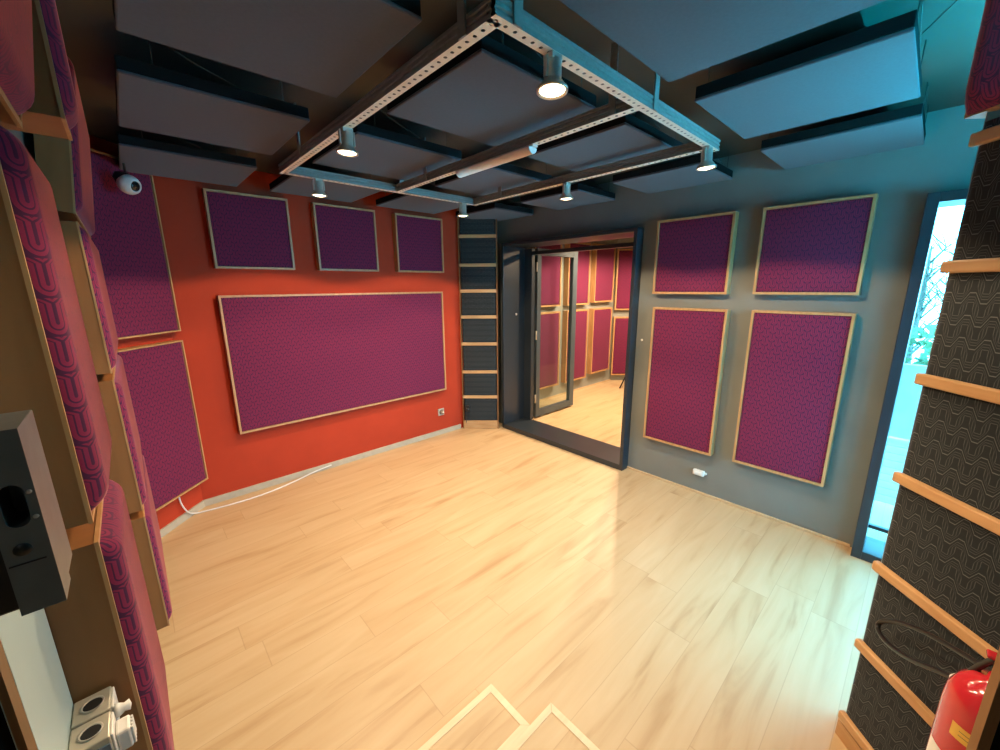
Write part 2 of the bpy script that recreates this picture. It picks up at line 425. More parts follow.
lp(.42, .952, 1.795, 2.25, 'tilted purple panel in the top left corner, nearest the entry', tilt=-.15, depth=.084)

# ------------------------------------------------------------------ corner columns with wooden battens
ZB = [.076, .370, .667, .970, 1.265, 1.555, 1.850, 2.060]
def column(label, cx, cy, n, zs, width, top, ends=False):
    root = empty('corner_column', frame_mat((cx, cy, 0), n), label, 'corner absorber', 'corner columns with battens')
    hw = width / 2
    b = MB(); b.box((-hw + .010, -.10, .0), (hw - .010, -.03, top)); b.build('body', 'edge', root)
    # fabric face, gently rounded at the sides
    f = MB(); prof = [(-hw + .006, -.101), (-hw + .008, -.022), (-hw + .016, -.013), (-hw + .03, -.010), (0, -.008), (hw - .03, -.010), (hw - .016, -.013), (hw - .008, -.022), (hw - .006, -.101)]
    s = [0]
    for p, q in zip(prof, prof[1:]): s.append(s[-1] + math.hypot(q[0] - p[0], q[1] - p[1]))
    k = 12
    zz = [.07 + (top - .07) * i / k for i in range(k + 1)]
    vs = [(x, y, z) for z in zz for x, y in prof]; m_ = len(prof)
    f.add(vs, [(j * m_ + i + 1, j * m_ + i, (j + 1) * m_ + i, (j + 1) * m_ + i + 1) for j in range(k) for i in range(m_ - 1)], True)
    f.uv = {j * m_ + i: (s[i], zz[j]) for j in range(k + 1) for i in range(m_)}
    f.build('fabric_cover', 'dark', root)
    for z in zs:
        q = MB(); q.box((-hw + (.005 if ends else 0), -.014, z - .016), (hw - (.005 if ends else 0), .006, z + .016), .005 if ends else .003); q.build('batten', 'oak_h', root)
    q = MB(); q.box((-hw, -.09, 0), (hw, -.004, .062), .002); q.build('kick_board', 'oak_h', root)
    if not ends:
        for s_ in (-1, 1):
            q = MB(); q.box((s_ * hw, -.06, 0), (s_ * (hw + .010), -.002, top)); q.build('side_trim', 'ply', root)
    return root
bx_, by_ = (2.548 + 2.817) / 2, (3.343 + 3.074) / 2
column('slim dark column with seven wooden battens in the far corner between red and grey walls', bx_, by_, (-S2, -S2, 0), [.076, .365, .645, .949, 1.234, 1.50, 1.759, 2.039], .375, 2.33)
column('near dark patterned column with wooden battens beside the window slot', 1.6 - .19 * S2, -.19 * S2, (-S2, S2, 0), [.092, .392, .686, .990, 1.288, 1.590, 1.893], .38, 1.93, True)
# wall behind the far column
w = MB(); p0, p1 = (2.50, YR), (XG, 3.03)
panel('acoustic_panel', 'purple panel on top of the near batten column, in the top right corner', (1.617 - .19 * S2 + .07 * S2, .017 - .19 * S2 - .07 * S2, 1.952), (-S2, S2, 0), .38, .37, .07, 'purple panel over the near column', puff=.050, r=.06, rec=.006, tf=.006, inset=.002)

# ------------------------------------------------------------------ ceiling baffles
CX = [(.092, .655), (.852, 1.425), (1.635, 2.205), (2.45, 2.94)]
RY = [(.145, .705), (.985, 1.545), (1.82, 2.385), (2.69, 3.25)]
CL = {(1, 0): 'baffle at the very top of the picture, right of the lamp frame corner', (2, 0): 'bright cyan-lit baffle between the top one and the one above the window',
      (3, 0): 'half cyan baffle above the top of the window slot', (0, 1): 'big dark baffle filling the top left of the ceiling',
      (0, 2): 'dark baffle second in the row along the left wall', (0, 3): 'dark baffle above the white security camera',
      (1, 1): 'baffle inside the lamp frame right behind its near corner', (2, 1): 'baffle inside the lamp frame nearest the right end lamp',
      (3, 1): 'dim baffle by the grey wall, beyond the lamp at the right frame end', (1, 2): 'baffle inside the lamp frame above the left lamp',
      (2, 2): 'bluish baffle inside the frame, beside the tube light', (3, 2): 'bluish baffle above the doorway, just behind a lamp',
      (1, 3): 'baffle over the leftmost lamp, by the red wall', (2, 3): 'baffle over the third small panel, by the red wall', (3, 3): 'baffle above the far batten column'}
for (i, j), lab in CL.items():
    x0, x1 = CX[i]; y0, y1 = RY[j]; zb = 2.2
    root = empty('ceiling_baffle', ((x0 + x1) / 2, (y0 + y1) / 2, zb), 'dark cloth ' + lab, 'ceiling baffle', 'cloth baffles hung from the ceiling')
    hx, hy = (x1 - x0) / 2, (y1 - y0) / 2
    q = MB(); q.box((-hx, -hy, .011), (hx, hy, .05), .003); q.build('black_edge_board', 'edge', root)
    q = MB(); q.box((-hx - .002, -hy - .002, 0), (hx + .002, hy + .002, .0115), .005); q.build('cloth_face', 'cloud', root)
    for sx in (-1, 1):
        for sy in (-1, 1):
            q = MB(); px, py = sx * (hx - .09), sy * (hy - .006)
            q.tube([(px, py, .045), (px, py, .10), (px + sx * .0, py, ZC - zb)], .0016, 6); q.build('hanger_wire', 'wire', root)
    # slack wire between two hangers
    q = MB(); q.tube(chaikin([(-hx + .09, -hy + .004, .14), (-hx + .2, -hy + .004, .09), (-hx + .32, -hy + .004, .055)], 2), .0016, 6); q.build('tie_wire', 'wire', root)

# ------------------------------------------------------------------ lamp frame of slotted channel
ZR = 2.13
rail = empty('lighting_frame', (1.345, 1.58, ZR), 'rectangular frame of slotted metal channel hung under the ceiling', 'lighting frame')
def channel(name, p, q, w=.034, h=.042):
    """slotted channel from p to q (plan), underside at ZR; local to the frame"""
    L = math.hypot(q[0] - p[0], q[1] - p[1]); ang = math.atan2(q[1] - p[1], q[0] - p[0])
    mb = MB(); pitch = .030; n = int(L / pitch); pitch = L / n; r = .0055; hw = w / 2
    for i in range(n):
        x0 = i * pitch; cx = x0 + pitch / 2
        o = [(x0, -hw, 0), (cx, -hw, 0), (x0 + pitch, -hw, 0), (x0 + pitch, 0, 0), (x0 + pitch, hw, 0), (cx, hw, 0), (x0, hw, 0), (x0, 0, 0)]
        ci = [(cx + r * math.cos(a), r * math.sin(a), 0) for a in [(-135 + 45 * k) * PI / 180 for k in range(8)]]
        mb.add(o + ci, [(k, k + 8, (k + 1) % 8 + 8, (k + 1) % 8) for k in range(8)])
    o = mb.build(name, 'zinc', rail); plate = o; mb = MB()
    for s in (-1, 1):      # sides with two ribs
        prof = [(hw, 0), (hw, .010), (hw - .004, .012), (hw - .004, .017), (hw, .019), (hw, .025), (hw - .004, .027), (hw - .004, .032), (hw, .034), (hw, h), (hw - .010, h), (hw - .010, h - .006)]
        vs = [(x, s * y, z) for x in (0, L) for y, z in prof]; k = len(prof)
        mb.add(vs, [(i, i + 1, k + i + 1, k + i) if s < 0 else (i, k + i, k + i + 1, i + 1) for i in range(k - 1)])
    mb.box((.001, -hw + .004, h - .006), (L - .001, hw - .004, h - .004)); mb.build('channel_side', 'galv', plate)
    o.location = (p[0] - 1.345, p[1] - 1.58, 0); o.rotation_euler = (0, 0, ang)
    return o
xa, xm, xb, ya, yb = .707, 1.365, 1.985, .765, 2.405
channel('rail', (xa - .017, ya), (xb + .05, ya)); channel('rail', (xa, yb), (xb + .03, yb))
channel('rail', (xa, ya), (xa, yb + .017)); channel('rail', (xb, ya), (xb, yb + .017)); channel('rail', (xm, ya + .017), (xm, yb - .017))
for x, y in ((xa + .05, ya), (xa, ya + .10), (xm + .06, ya), (xa, yb - .33), (xm, ya + .10), (xb, yb - .3), (xm, yb - .35), (xm + .02, yb)):
    q = MB(); alongx = y in (ya, yb)
    a_, b_ = (.014, .003) if alongx else (.003, .014)
    ox, oy = (0, -.019) if alongx else (-.019, 0)
    q.box((x + ox - a_ - 1.345, y + oy - b_ - 1.58, .0), (x + ox + a_ - 1.345, y + oy + b_ - 1.58, ZC - ZR)); q.build('hanger_strap', 'galv', rail)

# ------------------------------------------------------------------ spotlights
def make_spot(loc, aim, label, group='spotlights on the metal frame'):
    root = empty('spotlight', loc, label, 'spotlight', group)
    q = MB(); q.box((-.020, -.016, -.014), (.020, .016, 0), .002); q.build('mounting_clip', 'chrome', root)
    for s in (-1, 1):
        q = MB(); q.box((s * .027 - .003, -.006, -.058), (s * .027 + .003, .006, -.008), .001); q.build('yoke_arm', 'chrome', root)
    ax = Vector(aim).normalized()
    m = Matrix.Translation((0, 0, -.030)) @ ax.to_track_quat('-Z', 'Y').to_matrix().to_4x4()
    q = MB(); q.lathe([(.010, .020), (.021, .018), (.0225, .012), (.0225, -.026), (.024, -.030), (.036, -.046), (.041, -.050), (.041, -.056), (.036, -.056), (.033, -.051), (.028, -.049)], 28, m)
    ho = q.build('lamp_housing', 'chrome', root)
    q = MB(); q.lathe([(.0001, -.060), (.016, -.0585), (.028, -.055), (.0335, -.0525)], 24, m); q.build('lamp_lens', 'lamp', ho)
    return root, m
SP = [((.905, .765), (-.06, -.05, -1), 'nearest spotlight, under the front rail by the frame corner'),
      ((.707, 1.60), (-.06, .02, -1), 'spotlight under the left rail of the metal frame'),
      ((.880, 2.405), (-.03, .03, -1), 'spotlight under the far rail, in front of the first small panels'),
      ((1.880, 2.405), (.02, .03, -1), 'spotlight near the far corner of the frame, before the batten column'),
      ((1.985, 1.555), (.04, .02, -1), 'spotlight under the far side rail, above the doorway'),
      ((1.945, .765), (.05, -.03, -1), 'spotlight at the right end of the front rail')]
POW = 68.0
for (x, y), aim, lab in SP:
    root, m = make_spot((x, y, ZR), aim, lab)
    L = bpy.data.lights.new('spot_beam', 'SPOT'); L.energy = POW; L.color = (1, .74, .455); L.spot_size = math.radians(138); L.spot_blend = .15; L.shadow_soft_size = .028
    o = bpy.data.objects.new('spot_beam', L); C.objects.link(o); o.parent = root
    o.matrix_local = m @ Matrix.Translation((0, 0, -.066))
# unlit tube light under the middle rail
tb = empty('ceiling_tube_light', (xm, 1.51, ZR), 'white tube light fixed under the middle rail, switched off', 'tube light')
q = MB(); q.box((-.016, -.27, -.008), (.016, .27, 0), .002); q.build('base_plate', 'dwhite', tb)
q = MB(); prof = [(.025 * math.cos(a), -.008 - .025 * math.sin(a)) for a in [PI * k / 10 for k in range(11)]]
k = len(prof); vs = [(x, y, z) for y in (-.255, .255) for x, z in prof]
q.add(vs, [(i, i + 1, k + i + 1, k + i) for i in range(k - 1)], True); q.f.append(tuple(range(k))); q.f.append(tuple(reversed(range(k, 2 * k))))
q.build('diffuser', 'diffuser', tb)

# ------------------------------------------------------------------ doorway to the next room
def liner(name, x0, x1, y0, y1, z1, t, sill, mat='steel', lip=None):
    root = empty(name, ((x0 + x1) / 2, (y0 + y1) / 2, 0)); struct(root)
    cx, cy = (x0 + x1) / 2, (y0 + y1) / 2
    def B(n, a, b, bev=.002):
        q = MB(); q.box((a[0] - cx, a[1] - cy, a[2]), (b[0] - cx, b[1] - cy, b[2]), bev); return q.build(n, mat, root)
    B('jamb', (x0, y0, 0), (x1, y0 + t, z1)); B('jamb', (x0, y1 - t, 0), (x1, y1, z1)); B('lintel', (x0, y0 + t, z1 - t), (x1, y1 - t, z1)); B('threshold', (x0, y0 + t, 0), (x1, y1 - t, sill))
    return root, B
d1, B = liner('door_1', 2.878, 3.22, 1.578, 3.066, 1.972, .030, .048)
d1['label'] = 'dark steel lined doorway into the next room'
B('stop', (3.19, 2.93, .048), (3.24, 3.036, 1.93)); B('stop', (3.19, 1.608, 1.865), (3.24, 2.93, 1.90)); B('stop', (3.20, 1.608, .048), (3.24, 1.62, 1.93))
q = MB(); q.lathe([(.012, 0), (.012, .006), (.004, .008)], 16, Matrix.Translation((3.06 - 3.049, 3.033 - 2.322, 1.25)) @ Matrix.Rotation(PI / 2, 4, 'X')); q.build('stud', 'chrome', d1)
# open glass leaf
lf = empty('glass_door', (3.36, 3.0, 0), 'open glass door leaf in a dark steel frame, just inside the next room', 'door')
lw, lh, ld = .73, 1.945, .05
def LB(n, a, b, mat, bev=.003): q = MB(); q.box(a, b, bev); return q.build(n, mat, lf)
LB('stile', (0, 0, .02), (.065, ld, lh), 'leaf'); LB('stile', (lw - .085, 0, .02), (lw, ld, lh), 'leaf')
LB('rail', (.065, 0, .02), (lw - .085, ld, .10), 'leaf'); LB('rail', (.065, 0, lh - .07), (lw - .085, ld, lh), 'leaf')
LB('glass_pane', (.065, ld / 2 - .004, .10), (lw - .085, ld / 2 + .004, lh - .07), 'glass', 0)
for z in (.25, 1.0, 1.75):
    q = MB(); q.tube([(-.012, .0, z - .05), (-.012, .0, z + .05)], .010, 12); q.build('hinge', 'chrome', lf)

# next room
NX, NYW = 6.3, 3.47
w = MB(); w.box((3.25, -.2, -.06), (NX + .1, NYW + .1, 0)); struct(w.build('floor_next', 'floor'))
w = MB(); w.box((3.15, -.2, ZC), (NX + .1, NYW + .1, ZC + .1)); struct(w.build('ceiling_next', 'ceil'))
w = MB(); w.box((XG + T, NYW, 0), (NX, NYW + .1, ZC)); w.box((NX, 1.0, 0), (NX + .1, NYW + .1, ZC)); w.box((XG + T, .9, 0), (NX, 1.0, ZC))
w.add([(5.73, NYW, 0), (NX, 2.90, 0), (NX, NYW, 0), (5.73, NYW, ZC), (NX, 2.90, ZC), (NX, NYW, ZC)], [(1, 0, 3, 4), (3, 5, 4), (0, 1, 2)])
struct(w.build('wall_next', plain('pale_grey_paint', (.26, .27, .25), .5, .04, 5)), 'grey wall of the next room')
w = MB(); w.box((3.3, NYW - .012, 0), (5.73, NYW, .02), .002); struct(w.build('baseboard_next', 'skirtw'))
G4 = 'panels in the next room'
def np_(x0, x1, z0, z1, label): panel('acoustic_panel', label, ((x0 + x1) / 2, NYW, z0), (0, -1, 0), x1 - x0, z1 - z0, .08, G4, puff=.012, r=.03, tf=.02, rec=.012)
np_(3.75, 4.27, 1.28, 2.12, 'upper coral panel in the next room seen through the glass door')
np_(3.75, 4.27, .19, 1.21, 'lower coral panel in the next room seen through the glass door')
np_(4.42, 4.92, 1.28, 2.12, 'upper coral panel in the next room just right of the glass door')
np_(4.42, 4.92, .19, 1.21, 'lower coral panel in the next room just right of the glass door')
np_(5.05, 5.56, 1.30, 2.13, 'upper coral panel in the next room, second right of the glass door')
np_(5.05, 5.56, .22, 1.21, 'lower coral panel in the next room, second right of the glass door')
for z0, z1, lab in ((1.162, 2.09, 'upper coral panel at the right edge of the doorway view'), (.10, 1.052, 'lower coral panel at the right edge of the doorway view')):
    panel('acoustic_panel', lab, (5.89 + .06 * S2, 3.21 + .06 * S2, z0), (-S2, -S2, 0), .60, z1 - z0, .06, G4, puff=.012, r=.03, tf=.02, rec=.012)
# stand base
st = empty('stand', (5.47, 2.99, 0), 'black tripod stand partly hidden behind the right door jamb in the next room', 'stand')
q = MB(); q.tube([(0, 0, .08), (0, 0, 1.0)], .013, 10); q.build('pole', 'black', st)
for k in range(3):
    a_ = k * 2 * PI / 3 + .7; q = MB(); q.tube([(0, 0, .30), (.16 * math.cos(a_), .16 * math.sin(a_), .012)], .010, 8); q.build('leg', 'black', st)

# ------------------------------------------------------------------ window slot and right window
w1, B = liner('window_1', 2.865, 3.08, -.29, .094, 1.965, .045, .05)
w1['label'] = 'narrow floor to ceiling window slot framed in dark steel'
q = MB(); q.box((3.03 - 2.9725, -.245 + .098, .05), (3.036 - 2.9725, .049 + .098, 1.92)); q.build('pane', 'glass', w1)
q = MB(); q.box((3.02 - 2.9725, -.245 + .098, .135), (3.045 - 2.9725, .049 + .098, .155)); q.build('glazing_bar', 'steel', w1)
w2 = empty('window_2', ((NX0 + NX1) / 2, YN - .06, 0)); struct(w2, 'window in the near wall beyond the batten column')
hw = (NX1 - NX0) / 2
def WB(n, a, b, mat): q = MB(); q.box(a, b, .002 if mat != 'glass' else 0); return q.build(n, mat, w2)
WB('frame_side', (-hw, -.05, .06), (-hw + .04, .05, WZ), 'steel'); WB('frame_side', (hw - .04, -.05, .06), (hw, .05, WZ), 'steel')
WB('frame_top', (-hw + .04, -.05, WZ - .04), (hw - .04, .05, WZ), 'steel'); WB('frame_bottom', (-hw + .04, -.05, .06), (hw - .04, .05, .10), 'steel')
WB('pane', (-hw + .04, -.003, .10), (hw - .04, .003, WZ - .04), 'glass')

# cyan LED cove light along the near wall, shining up at the baffles
ls = empty('led_cove_light', (1.80, YN, 1.92), 'cyan LED cove light on the near wall behind the batten column', 'LED light')
q = MB(); q.box((-.85, 0, 0), (.60, .045, .004)); q.box((-.85, .041, .004), (.60, .045, .014)); q.box((-.85, 0, .004), (-.846, .041, .020)); q.box((.596, 0, .004), (.60, .041, .020)); q.build('trough', 'zinc', ls)
q = MB(); q.quad((-.84, .004, .010), (-.84, .017, .008), (.59, .017, .008), (.59, .004, .010)); q.build('led_tape', 'cyan', ls)

# outside
w = MB(); w.box((3.25, -6, -.30), (16, .85, -.25)); w.box((-2.2, -9, -.30), (3.25, -2.25, -.25)); w.box((1.62, -2.25, -.30), (3.25, YN - T - .01, -.25)); struct(w.build('ground', 'ext'), 'pale ground outside the window')
lv = empty('louvred_screen', (3.70, -.25, -.25), 'louvred screen with a pale solid top outside the window slot', 'screen')
q = MB(); q.box((-.02, -.55, .78), (.02, .60, 1.28), .004); q.build('top_panel', 'ext', lv)
for k in range(9):
    z = .30 + k * .052; q = MB()
    q.add([(-.028, -.55, z), (-.028, .60, z), (.020, .60, z + .034), (.020, -.55, z + .034), (-.028, -.55, z + .006), (-.028, .60, z + .006), (.020, .60, z + .040), (.020, -.55, z + .040)],
          [(3, 2, 1, 0), (4, 5, 6, 7), (0, 1, 5, 4), (1, 2, 6, 5), (2, 3, 7, 6), (3, 0, 4, 7)])
    q.build('slat', 'ext', lv)
for y in (-.55, .60): q = MB(); q.box((-.03, y - .02, 0), (.03, y + .02, 1.28)); q.build('post', 'ext', lv)
def tree(x, y, h, label, seed):
    rnd = random.Random(seed)
    root = empty('bare_tree', (x, y, -.25), label, 'tree', 'trees outside the window')
    tr = MB(); tr.tube([(0, 0, 0), (.02, .03, h * .4), (-.03, .0, h * .7), (0, .02, h)], [.07, .05, .03, .008], 8); tr.build('trunk', 'bark', root)
    br = MB()
    for k in range(34):
        z = h * (.25 + .72 * rnd.random()); a_ = rnd.random() * 2 * PI; l = .25 + .7 * rnd.random() * (1.1 - z / h)
        p = Vector((0, 0, z)); d = Vector((math.cos(a_), math.sin(a_), 1.1)).normalized()
        p1 = p + d * l * .5 + Vector((0, 0, .05)); p2 = p + d * l
        br.tube([p, p1, p2], [.014, .009, .004], 5)
        for _ in range(3):
            e = p1 + Vector((rnd.uniform(-.3, .3), rnd.uniform(-.3, .3), rnd.uniform(.1, .4))); br.tube([p1, e], [.007, .003], 4)
    br.build('branches', 'bark', root)
tree(8.2, .10, 2.3, 'bare tree outside, its twigs against the bright sky in the window slot', 3)
tree(9.9, -.25, 2.4, 'smaller bare tree outside, lower right in the window slot', 5)
hd = MB(); rnd = random.Random(11)
for k in range(900):
    c = Vector((rnd.uniform(6.6, 7.2), rnd.uniform(-1.2, 1.1), rnd.uniform(-.2, .98) + .08 * rnd.random())); a_ = rnd.random() * 2 * PI; t_ = rnd.uniform(-.8, .8); s_ = rnd.uniform(.05, .10)
    u = Vector((math.cos(a_), math.sin(a_), t_)).normalized() * s_; v_ = u.orthogonal().normalized() * s_ * .5
    hd.add([c - u, c - v_, c + u, c + v_], [(0, 1, 2, 3)])
tag(hd.build('hedge', 'leafm'), 'leafy hedge outside behind the louvred screen', 'hedge')

# ------------------------------------------------------------------ small things
# security camera
scam = empty('security_camera', (.112, 3.04, 2.105), 'white round security camera hanging before the far left corner', 'security camera')
q = MB(); q.tube([(-.005, 0, .05), (-.003, .0, ZC - 2.10)], .006, 8); q.build('drop_rod', 'black', scam)
q = MB(); q.lathe([(.001, .052), (.03, .047), (.042, .02), (.03, -.01)], 20, Matrix.Translation((-.02, .0, 0))); q.build('mount', 'black', scam)
md = Matrix.Translation((.0, -.015, -.012)) @ Vector((-.15, -1, -.25)).normalized().to_track_quat('Z', 'Y').to_matrix().to_4x4()
md = Matrix.Translation((.0, -.015, -.012)) @ Vector((.62, -.70, -.28)).normalized().to_track_quat('Z', 'Y').to_matrix().to_4x4()
q = MB(); q.lathe([(.001, -.05)] + [(.050 * math.cos(a_), .050 * math.sin(a_)) for a_ in [(-70 + 12 * k) * PI / 180 for k in range(11)]] + [(.029, .041), (.028, .036)], 28, md); bl = q.build('ball', 'dwhite', scam)
q = MB(); q.lathe([(.001, .044), (.012, .043), (.022, .040), (.028, .035)], 24, md); q.build('lens', 'lens_black', bl)

def wall_socket(name, loc, n, label, mat='dwhite', plug=False, s=.08):
    root = empty(name, frame_mat(loc, n), label, 'socket')
    q = MB(); q.box((-s / 2, 0, -s / 2), (s / 2, .012, s / 2), .004); fp = q.build('face_plate', mat, root)
    q = MB(); q.lathe([(.024, .0125), (.024, .0135), (.020, .014), (.019, .0128), (.001, .0126)], 20, Matrix.Rotation(-PI / 2, 4, 'X')); q.build('socket_well', 'black', fp)
    if plug:
        q = MB(); q.lathe([(.018, .012), (.019, .03), (.015, .045), (.007, .05), (.005, .06)], 18, Matrix.Rotation(-PI / 2, 4, 'X')); q.build('plug', plug, root)
    return root
wall_socket('wall_socket', (2.275, YR, .248), (0, -1, 0), 'small socket low on the red wall near the batten corner column', 'beige', 'beige', .075)
sk = empty('wall_socket', frame_mat((XG, .995, .172), (-1, 0, 0)), 'white surface socket on the grey wall below the tall panels', 'socket')
q = MB(); q.box((-.040, 0, -.022), (.040, .030, .020), .007); q.build('housing', 'dwhite', sk)
q = MB(); q.box((-.030, .030, -.013), (.030, .036, .012), .003); q.build('cover_flap', 'dwhite', sk)
q = MB(); q.box((-.054, .0, -.006), (-.040, .018, .008), .002); q.build('cable_gland', 'dwhite', sk)
sc_ = MB(); sc_.lathe([(.009, 0), (.009, .004), (.003, .006)], 14, frame_mat((XG, 1.529, 1.121), (-1, 0, 0)) @ Matrix.Rotation(-PI / 2, 4, 'X')); tag(sc_.build('wall_screw', 'dwhite'), 'small white screw cap on the grey wall beside the door frame', 'screw cap')
pl = empty('black_plug', frame_mat((2.577 - .0, 3.300, .238), (-S2, -S2, 0)), 'black plug with cable on the lowest bay of the far batten column', 'plug')
q = MB(); q.box((-.028, 0, -.035), (.028, .018, .035), .004); q.build('plate', 'black', pl)
q = MB(); q.lathe([(.020, .018), (.020, .04), (.012, .052), (.001, .053)], 16, Matrix.Rotation(-PI / 2, 4, 'X')); q.build('plug_body', 'black', pl)
q = MB(); q.tube(chaikin([(0, .045, 0), (.01, .055, -.05), (.015, .03, -.11), (.02, .012, -.16)], 2), .004, 8); q.build('cable', 'black', pl)
# white cable along the skirting
cb = MB(); cb.tube(chaikin([(.060, 3.222, .205), (.062, 3.225, .14), (.09, 3.24, .05), (.128, 3.290, .008), (.18, 3.285, .005), (.39, 3.255, .005), (.58, 3.262, .005), (.80, 3.32, .005), (.95, 3.355, .02), (1.10, 3.362, .03)], 3), .005, 8)
tag(cb.build('white_cable', 'dwhite'), 'white cable running from the corner panel along the red wall skirting', 'cable')
cb = MB(); cb.tube([(2.203, .30, 2.243), (1.95, .16, 2.30), (1.65, -.02, 2.335)], .0022, 6)
tag(cb.build('tie_wire', 'wire'), 'thin dark wire strung from the cyan baffle to the top right corner', 'wire')
# double socket box by the entry, on the white strip of wall, wells facing up
ds = empty('double_socket', (XL + .004, .74, .89), 'double socket box with a white plug beside the near left panel', 'socket')
zt = .049
for y0, y1 in ((.002, .050), (-.050, -.002)):
    q = MB(); q.box((0, y0, 0), (.041, y1, zt), .002); sb = q.build('socket_box', 'beige', ds)
    T3 = Matrix.Translation((.0215, (y0 + y1) / 2, zt))
    q = MB(); q.lathe([(.0112, 0), (.0132, .0022), (.0112, .0022), (.0106, .0008)], 26, T3); q.build('well_ring', 'chrome', sb)
    q = MB(); q.lathe([(.0110, 0), (.0110, .0010)], 26, T3); q.build('well', 'black', sb)
    q = MB(); q.box((.041, y0 + .003, .004), (.044, y1 - .003, zt - .002), .001); q.build('front_plate', 'dwhite', sb)
q = MB(); q.box((.001, -.0525, 0), (.040, -.0500, zt - .010), .001); q.build('end_plate', plain('slate_blue_plastic', (.10, .14, .19), .4), ds)
q = MB(); q.box((.044, -.040, .002), (.060, -.012, .036), .003)
for k in range(4): q.box((.060, -.038 + k * .0065, .004), (.063, -.034 + k * .0065, .034), .001)
q.build('plug', 'dwhite', ds)
q = MB(); q.lathe([(.011, .044), (.009, .049), (.006, .054), (.008, .060), (.001, .062)], 14, Matrix.Translation((0, .008, .034)) @ Matrix.Rotation(PI / 2, 4, 'Y')); q.build('plug', 'dwhite', ds)
# lock keeper on the black jamb
kp = empty('door_lock', (-.30, .45, 1.295), 'dark grey door lock case with an oval slot at the left edge of the picture', 'lock')
q = MB(); q.box((0, -.012, .016), (.2065, .06, .30), .002); q.build('mounting_block', 'black', kp)
# face plate with a real slot: outline strip around an oval
def slot_plate(mb, x0, x1, z0, z1, y0, y1, cx, zc, rw, rh):
    angs = sorted([2 * PI * k / 32 for k in range(32)] + [math.atan2(Z_ - zc, X_ - cx) % (2 * PI) for X_ in (x0, x1) for Z_ in (z0, z1)]); n = len(angs); inner = []; outer = []
    for a_ in angs:
        ca, sa = math.cos(a_), math.sin(a_)
        inner.append((cx + rw * ca, zc + (rh - rw) * (1 if sa > 0 else -1) * (1 if abs(sa) > 1e-6 else 0) + rw * sa))
        sx = ((x1 - cx) if ca > 0 else (cx - x0)) / max(abs(ca), 1e-6); sz = ((z1 - zc) if sa > 0 else (zc - z0)) / max(abs(sa), 1e-6); t_ = min(sx, sz)
        outer.append((cx + t_ * ca, zc + t_ * sa))
    vs = [(x, y0, z) for x, z in outer] + [(x, y0, z) for x, z in inner] + [(x, y1, z) for x, z in outer] + [(x, y1, z) for x, z in inner]
    fs = []
    for k in range(n):
        j = (k + 1) % n
        fs += [(k, j, n + j, n + k), (n + k, n + j, 3 * n + j, 3 * n + k), (j, k, 2 * n + k, 2 * n + j), (2 * n + j, 2 * n + k, 3 * n + k, 3 * n + j)]
    mb.add(vs, fs)
q = MB(); slot_plate(q, .2068, .230, .016, .159, -.022, .010, .2185, .102, .0062, .0165); kc = q.build('case', 'keeper', kp)
q = MB(); q.box((.208, .010, .018), (.229, .05, .157), .001); q.build('case_back', 'keeper', kp)
q = MB(); q.box((.208, -.0226, .0565), (.2265, -.0215, .0575)); q.build('seam', 'black', kc)
q = MB(); q.lathe([(.005, 0), (.0048, .0006), (.0001, .0005)], 20, Matrix.Translation((.2165, -.0218, .068)) @ Matrix.Rotation(PI / 2, 4, 'X')); q.build('round_recess', 'black', kc)
for z in (.091, .111):
    q = MB(); q.lathe([(.0017, 0), (.0015, .0008), (.0005, .001)], 12, Matrix.Translation((.2270, -.022, z)) @ Matrix.Rotation(PI / 2, 4, 'X')); q.build('screw', 'chrome', kc)
# low platforms on the floor by the entry
def platform(x0, x1, y0, y1, h, label):
    root = empty('floor_platform', ((x0 + x1) / 2, (y0 + y1) / 2, 0), label, 'platform', 'low wooden platforms by the entry')
    hx, hy = (x1 - x0) / 2, (y1 - y0) / 2; t_ = .024
    q = MB(); q.box((-hx + t_, -hy + t_, 0), (hx - t_, hy - t_, h - .002)); q.build('top_board', 'floor', root)
    q = MB()   # mitred edging
    o = [(-hx, -hy), (hx, -hy), (hx, hy), (-hx, hy)]; i_ = [(-hx + t_, -hy + t_), (hx - t_, -hy + t_), (hx - t_, hy - t_), (-hx + t_, hy - t_)]
    for k in range(4):
        j = (k + 1) % 4; ps = [o[k], o[j], i_[j], i_[k]]; c = [sum(p[0] for p in ps) / 4, sum(p[1] for p in ps) / 4]
        ps = [(c[0] + (p[0] - c[0]) * .998, c[1] + (p[1] - c[1]) * .998) for p in ps]
        q.add([(x, y, 0) for x, y in ps] + [(x, y, h) for x, y in ps], [(3, 2, 1, 0), (4, 5, 6, 7), (0, 1, 5, 4), (1, 2, 6, 5), (2, 3, 7, 6), (3, 0, 4, 7)])
    q.build('edging', 'edging', root)
platform(-.05, .823, .742, .950, .020, 'left of the two low wooden platforms on the floor by the entry')
platform(.05, .938, .20, .7418, .020, 'right of the two low wooden platforms on the floor by the entry')
